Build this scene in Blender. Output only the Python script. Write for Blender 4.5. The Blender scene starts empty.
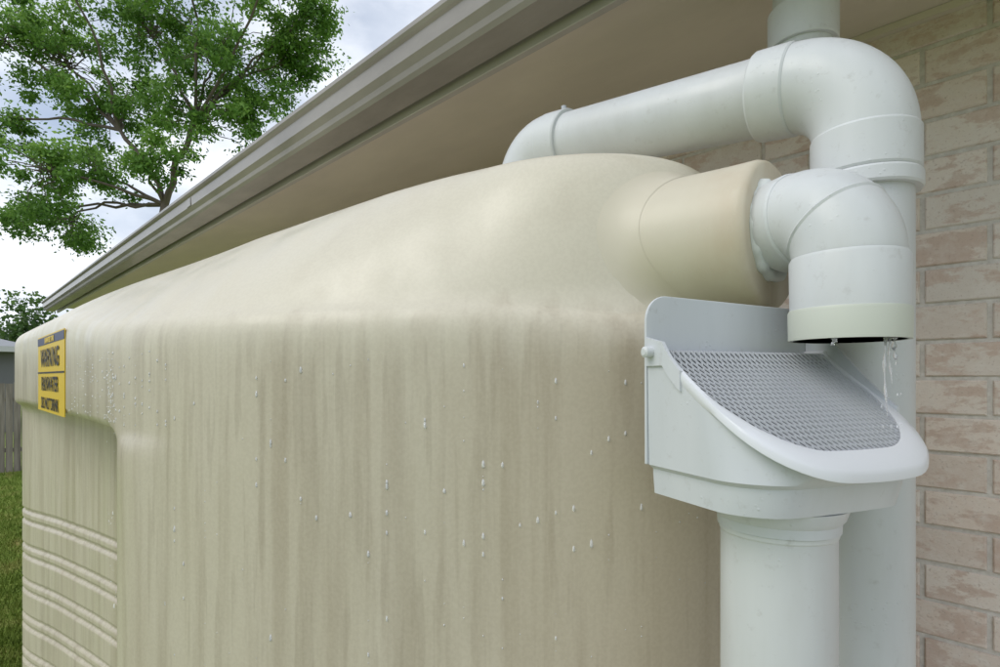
import bpy, bmesh, math, random
from mathutils import Vector, Matrix, noise
from mathutils.bvhtree import BVHTree
random.seed(7)
E=1.6
scene=bpy.context.scene
# ---------------------------------------------------------------- materials
def mat(name,col,rough=0.5,spec=0.5,coat=0.0,metal=0.0):
    m=bpy.data.materials.new(name); m.use_nodes=True
    b=m.node_tree.nodes['Principled BSDF']
    b.inputs['Base Color'].default_value=(*col,1); b.inputs['Roughness'].default_value=rough
    b.inputs['Specular IOR Level'].default_value=spec; b.inputs['Coat Weight'].default_value=coat
    b.inputs['Metallic'].default_value=metal
    return m
def N(m,t,**k):
    n=m.node_tree.nodes.new(t)
    for a,v in k.items():
        if hasattr(n,a): setattr(n,a,v)
        else: n.inputs[a].default_value=v
    return n
def L(m,a,b): m.node_tree.links.new(a,b)
def coords(m,scale=(1,1,1)):
    tc=N(m,'ShaderNodeTexCoord'); mp=N(m,'ShaderNodeMapping'); mp.inputs['Scale'].default_value=scale
    L(m,tc.outputs['Object'],mp.inputs['Vector']); return mp.outputs['Vector']
def noise_tex(m,vec,scale,detail=5,rough=0.55):
    n=N(m,'ShaderNodeTexNoise'); n.inputs['Scale'].default_value=scale; n.inputs['Detail'].default_value=detail
    n.inputs['Roughness'].default_value=rough; L(m,vec,n.inputs['Vector']); return n.outputs['Fac']
def ramp(m,fac,stops):
    r=N(m,'ShaderNodeValToRGB'); cr=r.color_ramp
    while len(cr.elements)<len(stops): cr.elements.new(0.5)
    for e,(p,c) in zip(cr.elements,stops):
        e.position=p; e.color=(*c,1) if len(c)==3 else c
    L(m,fac,r.inputs['Fac']); return r.outputs['Color']
def mix(m,fac,a,b,mode='MIX'):
    x=N(m,'ShaderNodeMix'); x.data_type='RGBA'; x.blend_type=mode
    for s,v in ((0,fac),(6,a),(7,b)):
        if hasattr(v,'links'): L(m,v,x.inputs[s])
        elif s==0: x.inputs[0].default_value=v
        else: x.inputs[s].default_value=(*v,1)
    return x.outputs[2]
def bump(m,h,strength=0.2,dist=0.01):
    b=N(m,'ShaderNodeBump'); b.inputs['Strength'].default_value=strength; b.inputs['Distance'].default_value=dist
    L(m,h,b.inputs['Height']); L(m,b.outputs['Normal'],m.node_tree.nodes['Principled BSDF'].inputs['Normal'])
def setc(m,c,inp='Base Color'): L(m,c,m.node_tree.nodes['Principled BSDF'].inputs[inp])
def mul(m,a,b):
    q=N(m,'ShaderNodeMath',operation='MULTIPLY')
    L(m,a,q.inputs[0])
    if hasattr(b,'links'): L(m,b,q.inputs[1])
    else: q.inputs[1].default_value=b
    return q.outputs[0]

def tank_mat():
    m=mat('tank_poly',(.6,.54,.4),.42,.4,.05)
    v=coords(m,(1,1,1)); vs=coords(m,(1,1,.04)); vs2=coords(m,(1,1,.12)); vs3=coords(m,(1,1,.07))
    big=noise_tex(m,v,1.6,3)
    base=ramp(m,big,[(.3,(.64,.59,.47)),(.7,(.70,.655,.535))])
    stf=ramp(m,noise_tex(m,vs,26,5,.6),[(.47,(0,0,0)),(.62,(1,1,1))])
    stf2=ramp(m,noise_tex(m,vs2,9,4,.6),[(.5,(0,0,0)),(.75,(1,1,1))])
    stf3=ramp(m,noise_tex(m,vs3,60,3,.5),[(.55,(0,0,0)),(.64,(1,1,1))])
    sep=N(m,'ShaderNodeSeparateXYZ'); L(m,v,sep.inputs[0])
    wob=N(m,'ShaderNodeMath',operation='MULTIPLY_ADD'); L(m,noise_tex(m,coords(m,(1,1,0)),30,3),wob.inputs[0]); wob.inputs[1].default_value=.16
    L(m,sep.outputs['Z'],wob.inputs[2])
    mr=N(m,'ShaderNodeMapRange'); mr.inputs['From Min'].default_value=1.79; mr.inputs['From Max'].default_value=1.70
    L(m,wob.outputs[0],mr.inputs['Value'])
    mx=N(m,'ShaderNodeMapRange'); mx.inputs['From Min'].default_value=-.66; mx.inputs['From Max'].default_value=-.38; L(m,sep.outputs['X'],mx.inputs['Value'])
    c=mix(m,mul(m,mr.outputs[0],.6),base,(.52,.465,.36))
    c=mix(m,mul(m,mul(m,stf,mr.outputs[0]),.40),c,(.35,.295,.215))
    c=mix(m,mul(m,mul(m,stf2,mr.outputs[0]),.38),c,(.40,.335,.24))
    c=mix(m,mul(m,mul(m,stf3,mr.outputs[0]),.25),c,(.31,.26,.19))
    c=mix(m,mul(m,mul(m,mx.outputs[0],mr.outputs[0]),.38),c,(.43,.325,.20))
    roofst=ramp(m,noise_tex(m,coords(m,(1,.3,1)),14,4),[(.5,(0,0,0)),(.8,(.3,.3,.3))])
    c=mix(m,roofst,c,(.54,.48,.37))
    fine=noise_tex(m,v,180,1)
    c=mix(m,.05,c,ramp(m,fine,[(.4,(.3,.26,.2)),(.6,(.8,.76,.65))]))
    setc(m,c)
    rr=ramp(m,noise_tex(m,vs2,14,4),[(.35,(.28,.28,.28)),(.7,(.52,.52,.52))]); setc(m,rr,'Roughness')
    h=noise_tex(m,v,4,2); bump(m,h,.14,.02)
    return m
M_tank=tank_mat()
def boss_mat():
    m=mat('tank_boss',(.62,.56,.42),.42,.4,.04)
    v=coords(m); vs=coords(m,(1,1,.2))
    n=noise_tex(m,v,9,5,.6); n2=noise_tex(m,vs,16,5,.6)
    sep=N(m,'ShaderNodeSeparateXYZ'); L(m,v,sep.inputs[0])
    mr=N(m,'ShaderNodeMapRange'); mr.inputs['From Min'].default_value=-.37; mr.inputs['From Max'].default_value=-.285; L(m,sep.outputs['X'],mr.inputs['Value'])
    base=ramp(m,n,[(.3,(.62,.57,.45)),(.7,(.66,.61,.49))])
    s=ramp(m,n,[(.45,(.06,.06,.06)),(.75,(.5,.5,.5))])
    c=mix(m,mul(m,s,mr.outputs[0]),base,(.50,.39,.25))
    c=mix(m,mul(m,ramp(m,n2,[(.45,(0,0,0)),(.8,(.5,.5,.5))]),mr.outputs[0]),c,(.44,.30,.17))
    setc(m,c); return m
M_boss=boss_mat()
def pvc(name,c1,c2):
    m=mat(name,c1,.38,.42,.05)
    v=coords(m); vs=coords(m,(1,1,.15))
    c=ramp(m,noise_tex(m,vs,12,5),[(.35,c1),(.7,c2)])
    sp=noise_tex(m,v,60,4,.7)
    c=mix(m,ramp(m,sp,[(.60,(0,0,0)),(.8,(.4,.4,.4))]),c,(.36,.35,.32))
    sp2=noise_tex(m,coords(m,(1,1,.3)),7,5,.7)
    c=mix(m,ramp(m,sp2,[(.5,(0,0,0)),(.8,(.25,.25,.25))]),c,(.43,.41,.36))
    setc(m,c)
    setc(m,ramp(m,noise_tex(m,v,25,4),[(.35,(.30,.30,.30)),(.7,(.52,.52,.52))]),'Roughness')
    vo=N(m,'ShaderNodeTexVoronoi'); vo.inputs['Scale'].default_value=120; L(m,v,vo.inputs['Vector'])
    h=ramp(m,vo.outputs['Distance'],[(.0,(1,1,1)),(.22,(0,0,0))])
    k=ramp(m,noise_tex(m,v,12,3),[(.54,(0,0,0)),(.60,(1,1,1))])
    bump(m,mix(m,1.0,h,k,'MULTIPLY'),.4,.0015)
    return m
M_pvc=pvc('pvc_grey_white',(.58,.60,.605),(.645,.665,.67))
M_sock=pvc('pvc_socket',(.62,.645,.65),(.68,.70,.705))
M_rh=pvc('rainhead_plastic',(.60,.63,.66),(.66,.685,.715))
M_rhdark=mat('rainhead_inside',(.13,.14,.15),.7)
M_mesh=mat('steel_mesh',(.52,.54,.57),.4,.5,0,.25)
M_caulk=mat('silicone',(.70,.73,.71),.5)
M_edge=mat('stained_end',(.58,.61,.53),.5)
def painted(name,c,var=.06,rough=.35):
    m=mat(name,c,rough,.5,.1)
    v=coords(m,(.4,1,1)); n=noise_tex(m,v,7,6,.6)
    a=tuple(x*(1-var*2) for x in c); b=tuple(min(1,x*(1+var)) for x in c)
    setc(m,ramp(m,n,[(.35,a),(.65,b)])); return m
M_gut=painted('gutter_paint',(.31,.285,.265),.08,.25)
M_fas=painted('fascia_paint',(.42,.395,.365),.05,.3)
M_sof=painted('soffit_paint',(.66,.60,.50),.03,.6)
M_roof=painted('roof_metal',(.30,.28,.26),.1,.4)
def brick_mat():
    m=mat('brick',(.5,.42,.35),.85,.25)
    at=N(m,'ShaderNodeAttribute'); at.attribute_name='bcol'
    v=coords(m); vx=coords(m,(1,1,2.2))
    n=noise_tex(m,vx,8,6,.65)
    c=mix(m,ramp(m,n,[(.50,(0,0,0)),(.55,(.8,.8,.8))]),at.outputs['Color'],(.60,.46,.385))
    n3=noise_tex(m,v,30,5,.7)
    c=mix(m,ramp(m,n3,[(.45,(0,0,0)),(.75,(.6,.6,.6))]),c,(.80,.76,.71))
    n2=noise_tex(m,v,170,3,.6)
    c=mix(m,ramp(m,n2,[(.58,(0,0,0)),(.75,(.6,.6,.6))]),c,(.40,.30,.24))
    setc(m,c); bump(m,noise_tex(m,v,90,6,.7),.6,.004); return m
M_brick=brick_mat()
def mortar_mat():
    m=mat('mortar',(.5,.47,.42),.95,.1); v=coords(m)
    setc(m,ramp(m,noise_tex(m,v,60,5,.7),[(.3,(.56,.53,.49)),(.7,(.75,.72,.68))])); bump(m,noise_tex(m,v,140,5,.7),.5,.004); return m
M_mortar=mortar_mat()

# ---------------------------------------------------------------- helpers
def empty(name):
    o=bpy.data.objects.new(name,None); scene.collection.objects.link(o); return o
def mk(name,verts,faces,m=None,parent=None,smooth=True,autosmooth=None):
    me=bpy.data.meshes.new(name); me.from_pydata([tuple(v) for v in verts],[],faces); me.validate(); me.update()
    bm=bmesh.new(); bm.from_mesh(me); bmesh.ops.recalc_face_normals(bm,faces=bm.faces); bm.to_mesh(me); bm.free()
    o=bpy.data.objects.new(name,me); scene.collection.objects.link(o)
    if m: me.materials.append(m)
    for p in me.polygons: p.use_smooth=smooth
    if autosmooth:
        try: me.set_sharp_from_angle(angle=math.radians(autosmooth))
        except Exception: pass
    if parent: o.parent=parent
    return o
def box(name,lo,hi,m,parent=None,bev=0):
    x0,y0,z0=lo;x1,y1,z1=hi
    v=[(x0,y0,z0),(x1,y0,z0),(x1,y1,z0),(x0,y1,z0),(x0,y0,z1),(x1,y0,z1),(x1,y1,z1),(x0,y1,z1)]
    f=[(0,3,2,1),(4,5,6,7),(0,1,5,4),(1,2,6,5),(2,3,7,6),(3,0,4,7)]
    o=mk(name,v,f,m,parent,False)
    if bev:
        b=o.modifiers.new('b','BEVEL'); b.width=bev; b.segments=2
    return o
def sweep(name,path,radii,m,parent,seg=48,cap=True,sharp=35):
    pts=[Vector(p) for p in path]; n=len(pts)
    if not hasattr(radii,'__len__'): radii=[radii]*n
    T=[]
    for i in range(n):
        a=pts[max(0,i-1)];b=pts[min(n-1,i+1)]
        d=b-a
        if d.length<1e-7:
            j=i
            while j>0 and (pts[i]-pts[j]).length<1e-7: j-=1
            k=i
            while k<n-1 and (pts[k]-pts[i]).length<1e-7: k+=1
            d=pts[k]-pts[j]
        T.append(d.normalized())
    up=Vector((0,0,1)) if abs(T[0].z)<.9 else Vector((0,1,0))
    u=(up-T[0]*up.dot(T[0])).normalized()
    V=[];F=[]
    for i in range(n):
        u=(u-T[i]*u.dot(T[i])).normalized(); w=T[i].cross(u)
        for k in range(seg):
            a=2*math.pi*k/seg; V.append(pts[i]+(u*math.cos(a)+w*math.sin(a))*radii[i])
    for i in range(n-1):
        for k in range(seg):
            F.append((i*seg+k,i*seg+(k+1)%seg,(i+1)*seg+(k+1)%seg,(i+1)*seg+k))
    if cap:
        F.append(tuple(range(seg))); F.append(tuple((n-1)*seg+k for k in range(seg)))
    return mk(name,V,F,m,parent,True,sharp)
def arc(p0,pc,p1,r,n=14):
    p0,pc,p1=Vector(p0),Vector(pc),Vector(p1)
    a=(p0-pc).normalized(); b=(p1-pc).normalized(); ang=a.angle(b); t=r/math.tan(ang/2)
    s=pc+a*t; e=pc+b*t; c=pc+(a+b).normalized()*(r/math.sin(ang/2))
    vs=s-c; ve=e-c; tot=vs.angle(ve); out=[]
    for i in range(n+1):
        f=i/n; out.append(c+(vs*math.sin((1-f)*tot)+ve*math.sin(f*tot))/math.sin(tot))
    return out
def sleeve(name,a,b,r,m,parent,inner=None,seg=48):
    a=Vector(a);b=Vector(b);d=(b-a).normalized(); c=.003
    ri=inner or r-.008
    path=[a,a,a+d*c,b-d*c,b,b]; rad=[ri,r-c*.6,r,r,r-c*.6,ri]
    return sweep(name,path,rad,m,parent,seg,True,30)

# ---------------------------------------------------------------- water tank
tank=empty('water_tank')
MP=[(-.35,1.12),(-.335,.98),(-.34,.86),(-.39,.73),(-.56,.565),(-.80,.405),(-1.05,.292),(-1.27,.237),(-1.34,.235),(-1.6,.235),(-2.0,.235),(-2.4,.235),(-2.9,.235),(-3.3,.24),(-3.42,.30),(-3.46,.45),(-3.5,.84),(-3.46,1.2),(-3.3,1.42),(-2.9,1.47),(-1.8,1.47),(-.9,1.45),(-.55,1.40),(-.40,1.28)]
RP=list(MP)
RP[7]=(-1.275,.240);RP[8]=(-1.37,.36);RP[9]=(-1.6,.475);RP[10]=(-2.0,.475);RP[11]=(-2.39,.437);RP[12]=(-2.9,.345);RP[13]=(-3.3,.262)
RW=[0]*24
for i in (8,9,10,11,12,13,14): RW[i]=1
RW[15]=.8;RW[16]=.5
def cr(P,sub=10):
    n=len(P);out=[]
    for i in range(n):
        p0,p1,p2,p3=[Vector(P[(i+j)%n]) for j in (-1,0,1,2)]
        def tj(t,a,b): return t+max((b-a).length,1e-6)**.5
        t0=0;t1=tj(t0,p0,p1);t2=tj(t1,p1,p2);t3=tj(t2,p2,p3)
        for k in range(sub):
            t=t1+(t2-t1)*k/sub
            A1=p0*((t1-t)/(t1-t0))+p1*((t-t0)/(t1-t0));A2=p1*((t2-t)/(t2-t1))+p2*((t-t1)/(t2-t1));A3=p2*((t3-t)/(t3-t2))+p3*((t-t2)/(t3-t2))
            B1=A1*((t2-t)/(t2-t0))+A2*((t-t0)/(t2-t0));B2=A2*((t3-t)/(t3-t1))+A3*((t-t1)/(t3-t1))
            out.append(B1*((t2-t)/(t2-t1))+B2*((t-t1)/(t2-t1)))
    return out
SUB=10
MO=cr(MP,SUB);RO=cr(RP,SUB);NP=len(MO)
W=[RW[i//SUB]*(1-(i%SUB)/SUB)+RW[(i//SUB+1)%24]*((i%SUB)/SUB) for i in range(NP)]
def normals(O):
    out=[]
    for i in range(NP):
        t=(O[(i+1)%NP]-O[i-1]).normalized(); out.append(Vector((t.y,-t.x)))
    return out
MN=normals(MO);RN=normals(RO)
cen=Vector((-1.9,.85))
if MN[30].dot(MO[30]-cen)<0: MN=[-a for a in MN]; RN=[-a for a in RN]
def qclamp(p): return Vector((min(-.90,max(-2.85,p.x)),.88))
def plateau(p):
    q=qclamp(p); d=p-q; d=Vector((d.x/.42,d.y/.24)).normalized(); return q+Vector((d.x*.42,d.y*.24))
TO=[plateau(p) for p in MO]
def sm(a,b,x):
    t=min(1,max(0,(x-a)/(b-a))); return t*t*(3-2*t)
def dU(p): return .075*sm(-1.15,-2.3,p.x) -.018*sm(-.62,-.40,p.x)
rows=[]
def row(pts,u,fd=0.0): rows.append([(p.x,p.y,E+u+fd*dU(MO[k])) for k,p in enumerate(pts)])
ribs=[]
r0=-.585
while r0>-1.5:
    ribs+= [r0,r0-.045]; r0-=.155
lev=[]
for r0 in ribs:
    for d,i in ((.019,0),(.012,0),(.006,.7),(0,1),(-.006,.7),(-.012,0),(-.019,0)): lev.append((r0+d,i))
lev+= [(-1.57,0),(-.5,0),(-.4,0),(-.3,0),(-.2,0),(-.155,0)]
lev.sort()
for u,i in lev:
    row([RO[k]-RN[k]*(.010*i*W[k]) for k in range(NP)],u)
for u,f in ((-.14,.04),(-.128,.18),(-.118,.42),(-.110,.72),(-.103,.90),(-.094,.98),(-.08,1)):
    row([RO[k].lerp(MO[k],f) for k in range(NP)],u)
for u,i,fd in ((-.03,0,.3),(.02,0,.7),(.052,0,1),(.070,.001,1),(.084,.004,1),(.096,.009,1),(.106,.016,1),(.114,.024,1)):
    row([MO[k]-MN[k]*i for k in range(NP)],u,fd)
U0=.114;U1=.362
for s in [0.05+.95*j/24 for j in range(25)]:
    r=[]
    for k in range(NP):
        near=sm(-.62,-.40,MO[k].x)
        pw=1.55+2.3*near
        f=1-(1-s)**pw
        p=(MO[k]-MN[k]*.024).lerp(TO[k],s)
        r.append((p.x,p.y,E+U0+(U1-U0)*f+(1-s)**1.2*dU(MO[k])))
    rows.append(r)
for inset,u in ((.06,.368),(.13,.372)):
    row([TO[k]-(TO[k]-qclamp(TO[k])).normalized()*inset for k in range(NP)],u)
V=[];F=[]
for r in rows: V+=r
for i in range(len(rows)-1):
    for k in range(NP):
        F.append((i*NP+k,i*NP+(k+1)%NP,(i+1)*NP+(k+1)%NP,(i+1)*NP+k))
F.append(tuple((len(rows)-1)*NP+k for k in range(NP)))
F.append(tuple(range(NP)))
body=mk('tank_body',V,F,M_tank,tank)
bvh=BVHTree.FromPolygons([Vector(v) for v in V],F[:-2])
sweep('tank_lid',[(-.92,.90,E+.355),(-.92,.90,E+.376),(-.92,.90,E+.382),(-.92,.90,E+.388),(-.92,.90,E+.391)],[.18,.18,.173,.15,.05],M_tank,tank,64)
BY=.815;BU=.197;BE=-.280
def brad(x): return .104+.010*sm(-.29,-.55,x)
bx=[(x,brad(x)) for x in (-.66,-.58,-.5,-.44,-.40,-.36,-.33,-.30)]+[(BE-.011,.104),(BE-.004,.1015),(BE,.097),(BE,.06)]
sweep('outlet_boss',[(x,BY,E+BU) for x,r in bx],[r for x,r in bx],M_boss,tank,96,True,60)
# moulded fillet where the outlet boss meets the tank wall
n1=96; VF=[];FF=[]; NB=9
def hit(a,r):
    o_=Vector((0.2,BY+r*math.cos(a),E+BU+r*math.sin(a)))
    h=bvh.ray_cast(o_,Vector((-1,0,0)),1.5)[0]
    return h
raw=[]
for i in range(n1):
    a=2*math.pi*i/n1; I=hit(a,.108); Tn=hit(a,.108+.034)
    raw.append((a,I,Tn))
for i,(a,I,Tn) in enumerate(raw):
    if I is None: I=Vector((-.8,BY+.108*math.cos(a),E+BU+.108*math.sin(a)))
    if Tn is None: Tn=I
    xb=min(I.x+.034,BE-.014); rb=brad(xb)+.0004
    P0_=Vector((xb,BY+rb*math.cos(a),E+BU+rb*math.sin(a)))
    rI=brad(I.x)-.001; Ic=Vector((I.x-.001,BY+rI*math.cos(a),E+BU+rI*math.sin(a))); P2_=Tn-Vector((.0015,0,0))
    for j in range(NB):
        q=j/(NB-1); VF.append(P0_*(1-q)**2+Ic*2*q*(1-q)+P2_*q*q)
for i in range(n1):
    for j in range(NB-1): FF.append((i*NB+j,((i+1)%n1)*NB+j,((i+1)%n1)*NB+j+1,i*NB+j+1))
mk('boss_fillet',VF,FF,M_boss,tank)
box('tank_slab',(-3.7,.15,-.02),(-.25,1.6,.03),mat('slab',(.4,.38,.35),.9),tank,.01)

# ---------------------------------------------------------------- label
lab=empty('warning_label')
M_y=mat('label_yellow',(.78,.54,.03),.4);M_bl=mat('label_blue',(.03,.045,.12),.4);M_k=mat('label_black',(.02,.02,.02),.4)
box('label_sheet',(-2.42,.2325,E-.104),(-1.86,.2345,E+.132),M_y,lab)
box('label_band',(-2.42,.2315,E+.104),(-1.86,.2322,E+.128),M_bl,lab)
box('label_line',(-2.42,.2315,E+.014),(-1.86,.2322,E+.019),M_k,lab)
def text(s,x,z,size,m,par):
    c=bpy.data.curves.new('txt','FONT'); c.body=s; c.size=size; c.extrude=.0002; c.align_x='CENTER'; c.space_character=1.05; c.offset=.0012
    o=bpy.data.objects.new('label_text',c); scene.collection.objects.link(o); o.location=(x,.2305,z); o.rotation_euler=(math.pi/2,0,0); c.materials.append(m); o.parent=par
text('RAINWATER TANK',-2.14,E+.108,.022,M_y,lab)
text('WARNING',-2.14,E+.036,.078,M_k,lab)
text('RAINWATER',-2.14,E-.038,.06,M_k,lab)
text('DO NOT DRINK',-2.14,E-.094,.048,M_k,lab)

# ---------------------------------------------------------------- pipes
R=.057; RS=.0645
inl=empty('downpipe')
A=Vector((-.735,.90,E+.478)); C=Vector((-.19,.897,E+.418)); D=Vector((-.19,.897,.0))
dirAC=(C-A).normalized()
pa=arc(A,C,D,.10,18)
sweep('inlet_run',[A,pa[0]+dirAC*.01],R+.001,M_pvc,inl)
el=[pa[0]-dirAC*.012]+pa+[pa[-1]+Vector((0,0,-.012))]
sweep('elbow',el,[RS-.0015]*len(el),M_sock,inl,48,True,60)
sleeve('elbow_socket_1',pa[0]-dirAC*.05,pa[0]+dirAC*.003,RS+.001,M_sock,inl)
e=pa[-1]
sleeve('elbow_socket_2',e+Vector((0,0,.004)),e+Vector((0,0,-.055)),RS+.001,M_sock,inl)
sleeve('coupling',e+Vector((0,0,-.056)),e+Vector((0,0,-.078)),RS+.0025,M_sock,inl)
sweep('vertical_run',[e,D],R,M_pvc,inl)
pb=arc(A,A-dirAC*.075,(A-dirAC*.085)+Vector((-.0,0,-.3)),.065,12)
sweep('inlet_elbow',[A]+pb+[pb[-1]+Vector((0,0,-.08))],[RS]*(len(pb)+2),M_sock,inl,48,True,60)
sleeve('inlet_socket',A-dirAC*.01,A+dirAC*.04,RS+.001,M_sock,inl)
sweep('inlet_screw',[A+dirAC*.02+Vector((0,0,.062)),A+dirAC*.02+Vector((0,0,.078))],[.004,.006],M_mesh,inl,10)
P0=Vector((-.367,1.23,E+.86));P1=Vector((-.367,1.23,E+.60));P2=Vector((-.36,.92,E+.45))
pc=arc(P0,P1,P2,.09,12)
sweep('eave_drop',[P0]+pc+[P2],R-.002,M_pvc,inl)
sleeve('eave_socket',(-.367,1.23,E+.74),(-.367,1.23,E+.665),RS,M_sock,inl)

ovf=empty('overflow_pipe')
RO_=.0605
B0=Vector((BE-.04,BY,E+.197));B1=Vector((-.176,.752,E+.205));B2=Vector((-.176,.752,E-.2))
pd=arc(B0,B1,B2,.062,16)
dB=(B1-B0).normalized()
sweep('overflow_stub',[B0,pd[0]],RO_-.006,M_pvc,ovf)
el=pd+[pd[-1]+Vector((0,0,-.006))]
sweep('overflow_elbow',el,[RO_-.002]*len(el),M_sock,ovf,48,True,60)
sleeve('overflow_socket',pd[0]-dB*.030,pd[0]+dB*.003,RO_+.0005,M_sock,ovf)
mid=pd[9]; md=(pd[10]-pd[8]).normalized()
sleeve('overflow_band',mid-md*.003,mid+md*.003,RO_-.0003,M_sock,ovf)
f=pd[-1]
sweep('overflow_spout',[f+Vector((0,0,.002)),f+Vector((0,0,-.002)),f+Vector((0,0,-.066))],[RO_-.001,RO_+.0012,RO_+.0003],M_sock,ovf,48,False)
b=E+.044; t=f.z-.060
sweep('spout_rim',[(f.x,f.y,t),(f.x,f.y,t),(f.x,f.y,t-.003),(f.x,f.y,b),(f.x,f.y,b),(f.x,f.y,b+.003),(f.x,f.y,t)],[RO_-.004,RO_+.0012,RO_+.0024,RO_+.0018,RO_-.003,RO_-.005,RO_-.006],M_edge,ovf,48,False,30)
Vc=[];Fc=[];n1=64;n2=10
for i in range(n1):
    a=2*math.pi*i/n1
    for j in range(n2):
        q=2*math.pi*j/n2
        nn=noise.noise(Vector((math.cos(a)*3.5,math.sin(a)*3.5,j*.4)))
        rr=.011+.006*nn; rad=RO_-.002+rr*math.cos(q)+.003*noise.noise(Vector((a*3,1,2)))
        Vc.append((BE+.001+rr*math.sin(q),BY-.016+rad*math.cos(a),E+.198+rad*math.sin(a)))
for i in range(n1):
    for j in range(n2):
        Fc.append((i*n2+j,((i+1)%n1)*n2+j,((i+1)%n1)*n2+(j+1)%n2,i*n2+(j+1)%n2))
mk('silicone_seal',Vc,Fc,M_caulk,ovf)

# ---------------------------------------------------------------- rain head
rh=empty('rain_head')
s2=.70710678
def cw(r,z): return Vector((s2*(r-z),s2*(r+z)))
bdir=Vector((.93,.3676)); bdir.normalize(); odir=Vector((bdir.y,-bdir.x))
C0=Vector((.174,.66))
def RH(x,o,u):
    c=C0+bdir*x+odir*o; w=cw(c.x,c.y); return Vector((w.x,w.y,E+u))
WD=.256
def rimU(o):
    return .034 if o<.03 else (.034-.70*(o-.03)+.008*math.exp(-((o-.03)/.012)) -.008 if o>.03 else .034)
def Uout(w0,w1,d,r,n=14,bul=.008):
    P=[]
    for i in range(8): P.append((w0,(d-r)*i/8))
    for i in range(n+1):
        a=math.pi/2*i/n; P.append((w0+r-r*math.cos(a),d-r+r*math.sin(a)))
    m=8
    for i in range(1,m): P.append((w0+r+(w1-w0-2*r)*i/m, d))
    for i in range(n+1):
        a=math.pi/2*(1-i/n); P.append((w1-r+r*math.cos(a),d-r+r*math.sin(a)))
    for i in range(7,-1,-1): P.append((w1,(d-r)*i/8))
    mid=(w0+w1)/2;hw=(w1-w0)/2
    return [(x,o+bul*max(0,o/d)**2*(1-((x-mid)/hw)**2)) for x,o in P]
Oin=Uout(.005,WD-.005,.160,.082)
Oout=Uout(0,WD,.168,.087)
def fw(o): return sm(.085,.165,o)
Olip=[]
midp=(WD/2,.06)
for (x,o) in Oout:
    v=Vector((x-midp[0],o-midp[1])).normalized(); k=.0015+.015*fw(o); Olip.append((x+v.x*k,o+v.y*k))
OB=Uout(.002,WD-.004,.158,.055); OC=Uout(.008,WD-.010,.152,.05); OD=Uout(.010,WD-.012,.146,.05); OE=Uout(.03,WD-.03,.130,.05)
def ringU(O,fu): return [RH(x,o,fu(x,o)) for x,o in O]
rings=[ringU(OE,lambda x,o:-.141),
 ringU(OD,lambda x,o:-.136), ringU(OC,lambda x,o:-.112), ringU(OC,lambda x,o:-.107),
 ringU(OB,lambda x,o:-.102)]
rings.append([RH(x,o,rimU(o)-.012) for x,o in Oout])
def loft(name,rings,m,closed_back=True,sharp=30,caps=False):
    V=[];F=[];n=len(rings[0])
    for r in rings: V+=r
    for i in range(len(rings)-1):
        for k in range(n-1 if not closed_back else n):
            k2=(k+1)%n; F.append((i*n+k,i*n+k2,(i+1)*n+k2,(i+1)*n+k))
    if caps: F.append(tuple(range(n)))
    return mk(name,V,F,m,rh,True,sharp)
loft('body_shell',rings,M_rh,True,28,True)
lip=[[RH(x,o,rimU(o)-.013) for x,o in Oout],[RH(x,o,rimU(o)-.008-.002*fw(o)) for x,o in Olip],[RH(x,o,rimU(o)-.003) for x,o in Olip],
 [RH(x,o,rimU(o)) for x,o in [(a[0]*.9+b[0]*.1,a[1]*.9+b[1]*.1) for a,b in zip(Olip,Oin)]],
 [RH(x,o,rimU(o)+.0015) for x,o in [(a[0]*.35+b[0]*.65,a[1]*.35+b[1]*.65) for a,b in zip(Olip,Oin)]],
 [RH(x,o,rimU(o)) for x,o in Oin],[RH(x,o,rimU(o)-.014) for x,o in Oin]]
loft('front_lip',lip,mat('rainhead_lip',(.74,.76,.79),.3,.5,.12),False,40)
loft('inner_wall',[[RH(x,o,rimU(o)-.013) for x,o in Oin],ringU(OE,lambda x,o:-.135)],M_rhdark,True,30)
def plate():
    P=[]; r=.028; top=.098; x0=-.001;x1=WD+.002
    P.append((x0,-.102)); P.append((x0,top-r))
    for i in range(9):
        a=math.pi/2*i/8; P.append((x0+r-r*math.cos(a),top-r+r*math.sin(a)))
    for i in range(9):
        a=math.pi/2*(1-i/8); P.append((x1-r+r*math.cos(a),top-.006-r+r*math.sin(a)))
    P.append((x1,-.102))
    n=len(P); V=[RH(x,-.001,u) for x,u in P]+[RH(x,-.005,u) for x,u in P]
    F=[tuple(range(n)),tuple(range(2*n-1,n-1,-1))]+[(i,(i+1)%n,n+(i+1)%n,n+i) for i in range(n)]
    o=mk('back_plate',V,F,M_rh,rh,False); bv=o.modifiers.new('b','BEVEL'); bv.width=.0012; bv.segments=2; bv.limit_method='ANGLE'
plate()
def wing(x0,x1,name,h0,h1,o1):
    P=[(o1*i/10,rimU(o1*i/10)-.02) for i in range(0,11)]
    Tt=[(o1*i/10, rimU(o1*i/10)+h0*(1-i/10)**1.3+h1) for i in range(10,-1,-1)]
    Q=P+Tt; n=len(Q)
    V=[RH(x0,o,u) for o,u in Q]+[RH(x1,o,u) for o,u in Q]
    F=[tuple(range(n)),tuple(range(2*n-1,n-1,-1))]+[(i,(i+1)%n,n+(i+1)%n,n+i) for i in range(n)]
    mk(name,V,F,M_rh,rh,False)
wing(WD-.001,WD+.003,'side_wing_r',.035,.004,.12)
wing(-.003,.001,'side_wing_l',.012,.002,.06)
k0=RH(-.003,.010,.03);k1=RH(-.012,.010,.03)
sweep('pivot_bolt',[k0,k1,k1+(k1-k0)*.2],[.0065,.0065,.004],M_sock,rh,16)
sc=RH(.110,.085,-.137)
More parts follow.
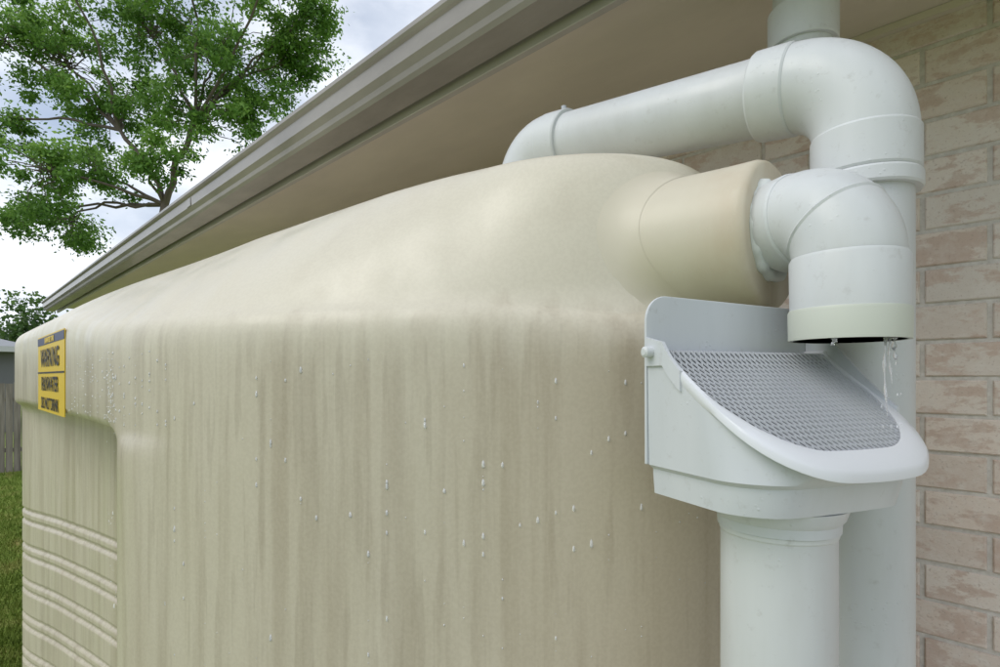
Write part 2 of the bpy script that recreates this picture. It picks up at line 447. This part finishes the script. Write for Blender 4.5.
sweep('spigot',[sc,sc+Vector((0,0,-.012)),sc+Vector((0,0,-.016)),sc+Vector((0,0,-.026))],[.070,.066,.0625,.062],M_rh,rh,48)
def inside(p,poly):
    x,y=p;c=False;n=len(poly);j=n-1
    for i in range(n):
        xi,yi=poly[i];xj,yj=poly[j]
        if (yi>y)!=(yj>y) and x<(xj-xi)*(y-yi)/(yj-yi)+xi: c=not c
        j=i
    return c
V=[];F=[]
poly=Uout(.003,WD-.003,.163,.084); poly=[(x,max(.002,o)) for x,o in poly]
def msurf(x,o): return rimU(o)-.004
sp=.0074; tw=.00095
for sgn in (1,-1):
    for k in range(-60,110):
        run=[]
        def emit(run):
            if len(run)<2: return
            base=len(V); hh=sgn*.0006
            for (a,b_) in run:
                h=msurf(a,b_)+hh
                V.extend([RH(a-tw,b_,h-tw),RH(a+tw,b_,h-tw),RH(a+tw,b_,h+tw),RH(a-tw,b_,h+tw)])
            for q in range(len(run)-1):
                for s in range(4): F.append((base+q*4+s,base+q*4+(s+1)%4,base+(q+1)*4+(s+1)%4,base+(q+1)*4+s))
        for j in range(0,90):
            o=j*.002; x=k*sp+o*.55*sgn
            if inside((x,o),poly): run.append((x,o))
            else: emit(run); run=[]
        emit(run)
mk('leaf_screen',V,F,M_mesh,rh,False)
fp=empty('drain_pipe')
sweep('drain_run',[sc+Vector((0,0,-.02)),Vector((sc.x,sc.y,0))],.0588,M_pvc,fp)
sleeve('drain_collar',sc+Vector((0,0,-.024)),sc+Vector((0,0,-.034)),.0600,M_sock,fp)

# ---------------------------------------------------------------- water
def water(name,tr):
    m=mat(name,(.97,.98,1),.04); b_=m.node_tree.nodes['Principled BSDF']
    b_.inputs['Transmission Weight'].default_value=tr; b_.inputs['IOR'].default_value=1.33; return m
M_w=water('water_bead',.5); M_w2=water('water_clear',.75)
dr=empty('water_drops')
V=[];F=[]
def drop(c,n,r,st=1.3):
    c=Vector(c);n=Vector(n).normalized(); up=Vector((0,0,1)); t=n.cross(up).normalized(); s=t.cross(n).normalized()
    if s.z<0: s=-s
    base=len(V); NA=8
    V.append(tuple(c+n*r*.6))
    for lat,h in ((.55,.5),(1.0,0.0)):
        for k in range(NA):
            a=2*math.pi*k/NA; l=lat*r; yy=math.sin(a)*(st if math.sin(a)>0 else 1)
            V.append(tuple(c+t*math.cos(a)*l*.75+s*yy*l+n*h*r))
    for k in range(NA):
        k2=(k+1)%NA; F.append((base,base+1+k,base+1+k2)); F.append((base+1+k,base+9+k,base+9+k2,base+1+k2))
def dropon(k,u,r,st):
    p=MO[k]; drop((p.x+MN[k].x*.0003,p.y+MN[k].y*.0003,E+u),(MN[k].x,MN[k].y,0),r,st)
for i in range(75):
    dropon(random.randint(32,72),random.uniform(-.45,.02),random.uniform(.0019,.0033),random.uniform(1.5,3.2))
for i in range(150): dropon(random.randint(26,80),random.uniform(-.6,.03),random.uniform(.0008,.0016),1.2)
for i in range(170): dropon(random.randint(62,100),random.uniform(-.09,.05),random.uniform(.0012,.0028),1.4)
mk('tank_drops',V,F,M_w,dr)
for (dx,dy,l,r) in ((.043,-.030,.085,.0016),(.049,-.018,.030,.0022),(.046,-.024,.05,.0013),(.0,-.054,.008,.0022)):
    x,y=f.x+dx,f.y+dy; pts=[];rad=[]
    for i in range(21):
        q=i/20; pts.append((x+.0025*math.sin(q*4+dx*90)*q,y-.006*q,b-q*l)); rad.append(r*(1.0-.5*q+.45*math.sin(q*17+dx*50)))
    rad[-1]=r*.3
    sweep('drip',pts,[max(.0004,a) for a in rad],M_w2,dr,10)
V=[];F=[]
for i in range(12):
    c=Vector((f.x+.043+random.uniform(-.014,.014),f.y-.034+random.uniform(-.014,.014),b-random.uniform(.06,.10)))
    drop(c,(.5,-.8,.2),random.uniform(.0008,.002),1.5)
mk('splash',V,F,M_w2,dr)

# ---------------------------------------------------------------- house
house=empty('brick_house')
WY=1.63; X0,X1=-8.2,4.0
V=[];F=[];cols=[]
crs=.086
zc=-.03; rowi=0
while zc<2.5:
    off=(.12 if rowi%2 else 0)+.064
    x=X0-off
    while x<X1:
        a=max(x,X0);b2=min(x+.23,X1)
        if b2-a>.03:
            j=lambda s:random.uniform(-s,s)
            y0=WY+j(.0015); cc=.003
            z0=zc+j(.001);z1=zc+.076+j(.001)
            base=len(V)
            V+=[(a,WY+.02,z0),(b2,WY+.02,z0),(b2,WY+.02,z1),(a,WY+.02,z1),(a,y0+cc,z0),(b2,y0+cc,z0),(b2,y0+cc,z1),(a,y0+cc,z1),
                (a+cc,y0,z0+cc),(b2-cc,y0,z0+cc),(b2-cc,y0,z1-cc),(a+cc,y0,z1-cc)]
            F+=[(base+8,base+9,base+10,base+11)]
            for q in range(4):
                F.append((base+4+q,base+4+(q+1)%4,base+8+(q+1)%4,base+8+q)); F.append((base+q,base+(q+1)%4,base+4+(q+1)%4,base+4+q))
            t_=random.random(); vv=random.uniform(.90,1.06)
            c=(.75*vv,(.69-.05*t_)*vv,(.63-.07*t_)*vv)
            cols+= [c]*9
        x+=.24
    zc+=crs; rowi+=1
me=bpy.data.meshes.new('bricks'); me.from_pydata(V,[],F)
ca=me.color_attributes.new('bcol','FLOAT_COLOR','CORNER')
for p in me.polygons:
    c=cols[p.index]
    for li in p.loop_indices: ca.data[li].color=(*c,1)
me.materials.append(M_brick); o=bpy.data.objects.new('brick_courses',me); scene.collection.objects.link(o); o.parent=house
bm=bmesh.new(); bm.from_mesh(me); bmesh.ops.recalc_face_normals(bm,faces=bm.faces); bm.to_mesh(me); bm.free()
box('mortar_wall',(X0,WY+.006,-.05),(X1,WY+.12,2.6),M_mortar,house)
box('end_wall',(X0,WY+.13,-.05),(X0+.12,WY+8,2.6),M_mortar,house)
SO=E+.85
RX0=-8.7
box('soffit',(RX0+.12,1.021,SO),(X1+.5,WY+.1,SO+.01),M_sof,house)
box('soffit_mould',(X0,WY-.02,SO-.018),(X1,WY-.001,SO-.001),M_sof,house)
box('fascia',(RX0+.1,1.0,SO-.06),(X1+.5,1.02,SO+.11),M_fas,house,.002)
prof=[(.985,.93),(.984,.808),(.908,.812),(.899,.822),(.894,.836),(.878,.852),(.876,.895),(.868,.900),(.862,.908),(.862,.920),(.868,.927),(.878,.925),(.880,.915)]
th=.0015
def extr(name,prof,xa,xb,m,par,closed=False):
    n=len(prof); V=[(xa,y,E+u) for y,u in prof]+[(xb,y,E+u) for y,u in prof]; F=[(i,i+1,n+i+1,n+i) for i in range(n-1)]
    o=mk(name,V,F,m,par,False); s=o.modifiers.new('s','SOLIDIFY'); s.thickness=th; return o
extr('gutter',prof,RX0,X1+.5,M_gut,house)
n=len(prof)
mk('gutter_end',[(RX0,y,E+u) for y,u in prof],[tuple(range(n))],M_gut,house,False)
box('gutter_joint',(-3.1,.8745,E+.853),(-3.04,.8755,E+.894),M_gut,house)
mk('roof_sheet',[(RX0+.05,.90,E+.935),(X1+.5,.90,E+.935),(X1+.5,5.5,E+2.8),(RX0+.05,5.5,E+2.8),(X1+.5,10,E+.935),(RX0+.05,10,E+.935)],[(0,1,2,3),(3,2,4,5)],M_roof,house,False)
box('gable_soffit',(RX0+.1,1.03,SO+.02),(X0+.2,WY+8,SO+.03),M_sof,house)

# ---------------------------------------------------------------- ground
def grass_mat():
    m=mat('grass',(.08,.12,.03),.9,.2); v=coords(m)
    setc(m,ramp(m,noise_tex(m,v,3,8,.75),[(.3,(.13,.20,.035)),(.5,(.23,.32,.06)),(.7,(.42,.38,.14))])); bump(m,noise_tex(m,v,40,5),.8,.05); return m
M_g=grass_mat()
mk('ground',[(-400,-400,0),(400,-400,0),(400,400,0),(-400,400,0)],[(0,1,2,3)],M_g,None,False)
mk('bounce_ground',[(-.2,-1.2,.004),(5,-1.2,.004),(5,1.62,.004),(-.2,1.62,.004)],[(0,1,2,3)],mat('bounce_concrete',(.45,.43,.40),.9),None,False)  # added pale ground out of view, bounces light up to the soffit
V=[];F=[]
for i in range(22000):
    z=3.0+7.0*random.random()**1.3; k=random.uniform(-1.02,-.80); w=cw(k*z,z)
    h=random.uniform(.03,.07); a=random.uniform(0,6.28); dx,dy=math.cos(a)*.004,math.sin(a)*.004; lx,ly=random.uniform(-.03,.03),random.uniform(-.03,.03)
    bI=len(V); V+=[(w.x-dx,w.y-dy,0),(w.x+dx,w.y+dy,0),(w.x+lx,w.y+ly,h)]; F.append((bI,bI+1,bI+2))
mk('grass',V,F,M_g,None,False)
fen=empty('paling_fence')
M_f=mat('old_timber',(.22,.19,.16),.9,.2); v=coords(M_f,(1,1,.1)); setc(M_f,ramp(M_f,noise_tex(M_f,v,14,5),[(.3,(.16,.14,.12)),(.7,(.42,.37,.32))]))
V=[];F=[]
fx=-12.5
y=-9
while y<12:
    w=.095; h=1.52+random.uniform(-.015,.015); t=random.uniform(0,.01)
    bI=len(V)
    for (X_,Y_) in ((fx+t,y),(fx+t,y+w),(fx-.015+t,y+w),(fx-.015+t,y)):
        V+=[(X_,Y_,.02),(X_,Y_,h)]
    for q in range(4): F.append((bI+q*2,bI+((q+1)%4)*2,bI+((q+1)%4)*2+1,bI+q*2+1))
    F.append((bI+1,bI+3,bI+5,bI+7)); y+=.104
mk('palings',V,F,M_f,fen,False)
for zz in (.35,1.2): box('rail',(fx-.06,-9,zz),(fx-.02,12,zz+.07),M_f,fen)
nb=empty('neighbour_house')
box('nb_wall',(-30,-6,0),(-22,1.6,2.5),mat('nbwall',(.18,.18,.19),.8),nb)
mk('nb_roof',[(-30.5,-6.5,2.5),(-21.5,-6.5,2.5),(-21.5,2.1,2.5),(-30.5,2.1,2.5),(-26,-3,3.6),(-26,-1,3.6)],[(0,1,4),(1,2,5,4),(2,3,5),(3,0,4,5),(0,3,2,1)],mat('nbroof',(.35,.36,.38),.6),nb,False)
box('nb_fascia',(-21.6,-6.4,2.36),(-21.48,2.0,2.52),mat('nbfas',(.6,.6,.6),.6),nb)

# ---------------------------------------------------------------- trees
def leaf_mat(name,c1,c2,c3):
    m=mat(name,c2,.55,.3)
    at=N(m,'ShaderNodeAttribute'); at.attribute_name='lc'
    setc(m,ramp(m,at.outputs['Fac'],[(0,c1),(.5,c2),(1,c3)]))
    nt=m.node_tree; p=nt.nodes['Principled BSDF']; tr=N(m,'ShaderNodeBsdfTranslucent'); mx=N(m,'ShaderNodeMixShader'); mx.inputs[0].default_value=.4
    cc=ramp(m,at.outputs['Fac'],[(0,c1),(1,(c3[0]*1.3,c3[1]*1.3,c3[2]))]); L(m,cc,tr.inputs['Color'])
    L(m,p.outputs[0],mx.inputs[1]); L(m,tr.outputs[0],mx.inputs[2]); L(m,mx.outputs[0],nt.nodes['Material Output'].inputs['Surface'])
    return m
M_leaf=leaf_mat('leaves',(.08,.18,.03),(.17,.34,.07),(.32,.50,.14))
M_bark=mat('bark',(.16,.13,.115),.9,.2)
def leaves(name,clumps,m,par,size=.11,asp=.35,droop=.5):
    V=[];F=[];C=[]
    for (c,r,n,tone) in clumps:
        for i in range(n):
            d=Vector((random.gauss(0,1),random.gauss(0,1),random.gauss(0,.6)))*r*.55
            p=Vector(c)+d; L_=size*random.uniform(.6,1.4)
            t=Vector((random.gauss(0,1),random.gauss(0,1),random.gauss(-droop,.7))).normalized()
            s=t.cross(Vector((random.gauss(0,1),random.gauss(0,1),random.gauss(0,1)))).normalized()*L_*asp
            b0=len(V); V+=[p,p+t*L_*.5+s,p+t*L_,p+t*L_*.5-s]; F.append((b0,b0+1,b0+2,b0+3))
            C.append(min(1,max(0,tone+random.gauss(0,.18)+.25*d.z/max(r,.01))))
    me=bpy.data.meshes.new(name); me.from_pydata([tuple(v) for v in V],[],F)
    at=me.attributes.new('lc','FLOAT','FACE'); at.data.foreach_set('value',C)
    me.materials.append(m); o=bpy.data.objects.new(name,me); scene.collection.objects.link(o); o.parent=par
tree=empty('gum_tree')
DZ=18.0
def tp(px,py,dd=0):
    z=DZ+dd; w=cw((px-500)/560*z,z); return Vector((w.x,w.y,E+(378-py)/560*z))
lobes=[(60,60,70,28),(0,40,55,14),(140,20,75,28),(220,55,75,28),(285,35,55,19),(315,10,34,10),(200,125,58,18),(110,110,62,22),(35,170,50,16),(60,222,40,14),(12,215,30,7),(95,170,44,14),(150,165,36,8),(245,110,42,12),(295,60,32,9),(60,-40,70,14),(180,-60,80,16),(280,-50,60,10),(10,120,30,6)]
clumps=[];branches=[]
base=tp(158,300);fork=tp(165,205,.3)
trunkbase=Vector((base.x,base.y,-.1))
branches.append(([trunkbase,Vector((base.x+.1,base.y,E+1.5)),base,fork],[.26,.22,.17,.13]))
f2=tp(195,120);f3=tp(120,130);branches.append(([fork,tp(178,160),f2],[.12,.10,.08]));branches.append(([fork,tp(150,165),f3],[.10,.08,.06]))
for (px,py,r,nc) in lobes:
    dd=random.uniform(-1.8,1.8); c=tp(px,py,dd); R_=r/560*DZ
    src=f3 if px<130 else f2
    if py>150: src=fork
    mid=src.lerp(c,.5)+Vector((random.uniform(-.3,.3),random.uniform(-.3,.3),random.uniform(0,.4)))
    branches.append(([src,mid,c],[.06,.04,.025]))
    for i in range(int(nc*1.35)):
        d=Vector((random.gauss(0,1),random.gauss(0,1),random.gauss(0,1))).normalized()*R_*random.random()**.45
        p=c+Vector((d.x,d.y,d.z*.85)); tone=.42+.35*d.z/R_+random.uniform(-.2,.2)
        clumps.append((p,random.uniform(.26,.52),random.randint(120,210),tone))
        branches.append(([c.lerp(mid,random.uniform(0,.5)),c.lerp(p,.5)+Vector((0,0,.1)),p],[.02,.014,.007]))
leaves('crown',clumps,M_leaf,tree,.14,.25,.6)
def tubes(name,brs,m,par,seg=6):
    V=[];F=[]
    for pts,rad in brs:
        P=[];Rr=[]
        for i in range(len(pts)-1):
            for k in range(4):
                q=k/4; j=Vector((random.gauss(0,1),random.gauss(0,1),random.gauss(0,1)))*.04*(0 if (i==0 and k==0) else 1)
                P.append(pts[i].lerp(pts[i+1],q)+j); Rr.append(rad[i]*(1-q)+rad[i+1]*q)
        P.append(pts[-1]);Rr.append(rad[-1])
        b0=len(V)
        for i,p in enumerate(P):
            t=(P[min(i+1,len(P)-1)]-P[max(i-1,0)]).normalized(); a=t.cross(Vector((.3,.8,.1))).normalized(); b_=t.cross(a)
            for s in range(seg):
                an=6.2832*s/seg; V.append(p+(a*math.cos(an)+b_*math.sin(an))*Rr[i])
        for i in range(len(P)-1):
            for s in range(seg): F.append((b0+i*seg+s,b0+i*seg+(s+1)%seg,b0+(i+1)*seg+(s+1)%seg,b0+(i+1)*seg+s))
    mk(name,V,F,m,par)
tubes('trunk_and_limbs',branches,M_bark,tree)
dt=empty('distant_trees')
cl=[]
M_l2=leaf_mat('leaves_far',(.04,.09,.025),(.08,.15,.045),(.15,.24,.08))
for i in range(60):
    z=48+random.uniform(-5,5); px=random.uniform(-200,75); k=(px-500)/560; hh=4.0+1.8*noise.noise(Vector((px*.03,0,0)))+ (1.0 if 10<px<55 else 0)
    w=cw(k*z,z); 
    for q in range(3): cl.append((Vector((w.x,w.y,random.uniform(1.5,hh+1.6))),1.5,220,random.uniform(.2,.7)))
leaves('far_foliage',cl,M_l2,dt,.32,.4,.2)

# ---------------------------------------------------------------- world & light
w=bpy.data.worlds.new('World'); scene.world=w; w.use_nodes=True; nt=w.node_tree; bg=nt.nodes['Background']
sky=nt.nodes.new('ShaderNodeTexSky'); sky.sky_type='NISHITA'; sky.sun_disc=False
el_=math.radians(48); az=math.radians(200)
sky.sun_elevation=el_; sky.sun_rotation=az
tcn=nt.nodes.new('ShaderNodeTexCoord'); mp=nt.nodes.new('ShaderNodeMapping'); mp.inputs['Scale'].default_value=(1,1,2.2); nt.links.new(tcn.outputs['Generated'],mp.inputs['Vector'])
no=nt.nodes.new('ShaderNodeTexNoise'); no.inputs['Scale'].default_value=2.6; no.inputs['Detail'].default_value=8; nt.links.new(mp.outputs[0],no.inputs['Vector'])
cr1=nt.nodes.new('ShaderNodeValToRGB'); cr1.color_ramp.elements[0].position=.34; cr1.color_ramp.elements[0].color=(.45,.45,.45,1); cr1.color_ramp.elements[1].position=.58; cr1.color_ramp.elements[1].color=(1,1,1,1)
nt.links.new(no.outputs['Fac'],cr1.inputs[0])
no2=nt.nodes.new('ShaderNodeTexNoise'); no2.inputs['Scale'].default_value=5.5; no2.inputs['Detail'].default_value=6; nt.links.new(mp.outputs[0],no2.inputs['Vector'])
cr2=nt.nodes.new('ShaderNodeValToRGB'); cr2.color_ramp.elements[0].position=.35; cr2.color_ramp.elements[0].color=(5.0,5.5,6.4,1); cr2.color_ramp.elements[1].position=.65; cr2.color_ramp.elements[1].color=(8.4,8.7,9.2,1)
nt.links.new(no2.outputs['Fac'],cr2.inputs[0])
mx=nt.nodes.new('ShaderNodeMix'); mx.data_type='RGBA'; nt.links.new(cr1.outputs[0],mx.inputs[0]); nt.links.new(sky.outputs[0],mx.inputs[6]); nt.links.new(cr2.outputs[0],mx.inputs[7])
nt.links.new(mx.outputs[2],bg.inputs['Color']); bg.inputs['Strength'].default_value=.143
sd=bpy.data.lights.new('sun','SUN'); sd.energy=1.15; sd.angle=math.radians(35); sd.color=(1,.96,.9)
so=bpy.data.objects.new('sun',sd); scene.collection.objects.link(so)
dirv=Vector((math.sin(az)*math.cos(el_),math.cos(az)*math.cos(el_),math.sin(el_)))
so.rotation_euler=(-dirv).to_track_quat('-Z','Y').to_euler()
cd=bpy.data.cameras.new('cam'); cd.sensor_width=36; cd.lens=20.16; cd.shift_y=.0445; cd.clip_start=.02; cd.clip_end=2000
co=bpy.data.objects.new('cam',cd); scene.collection.objects.link(co); co.location=(0,0,E); co.rotation_euler=(math.pi/2,0,math.radians(45)); scene.camera=co
scene.view_settings.view_transform='Standard'; scene.view_settings.look='None'; scene.view_settings.exposure=0
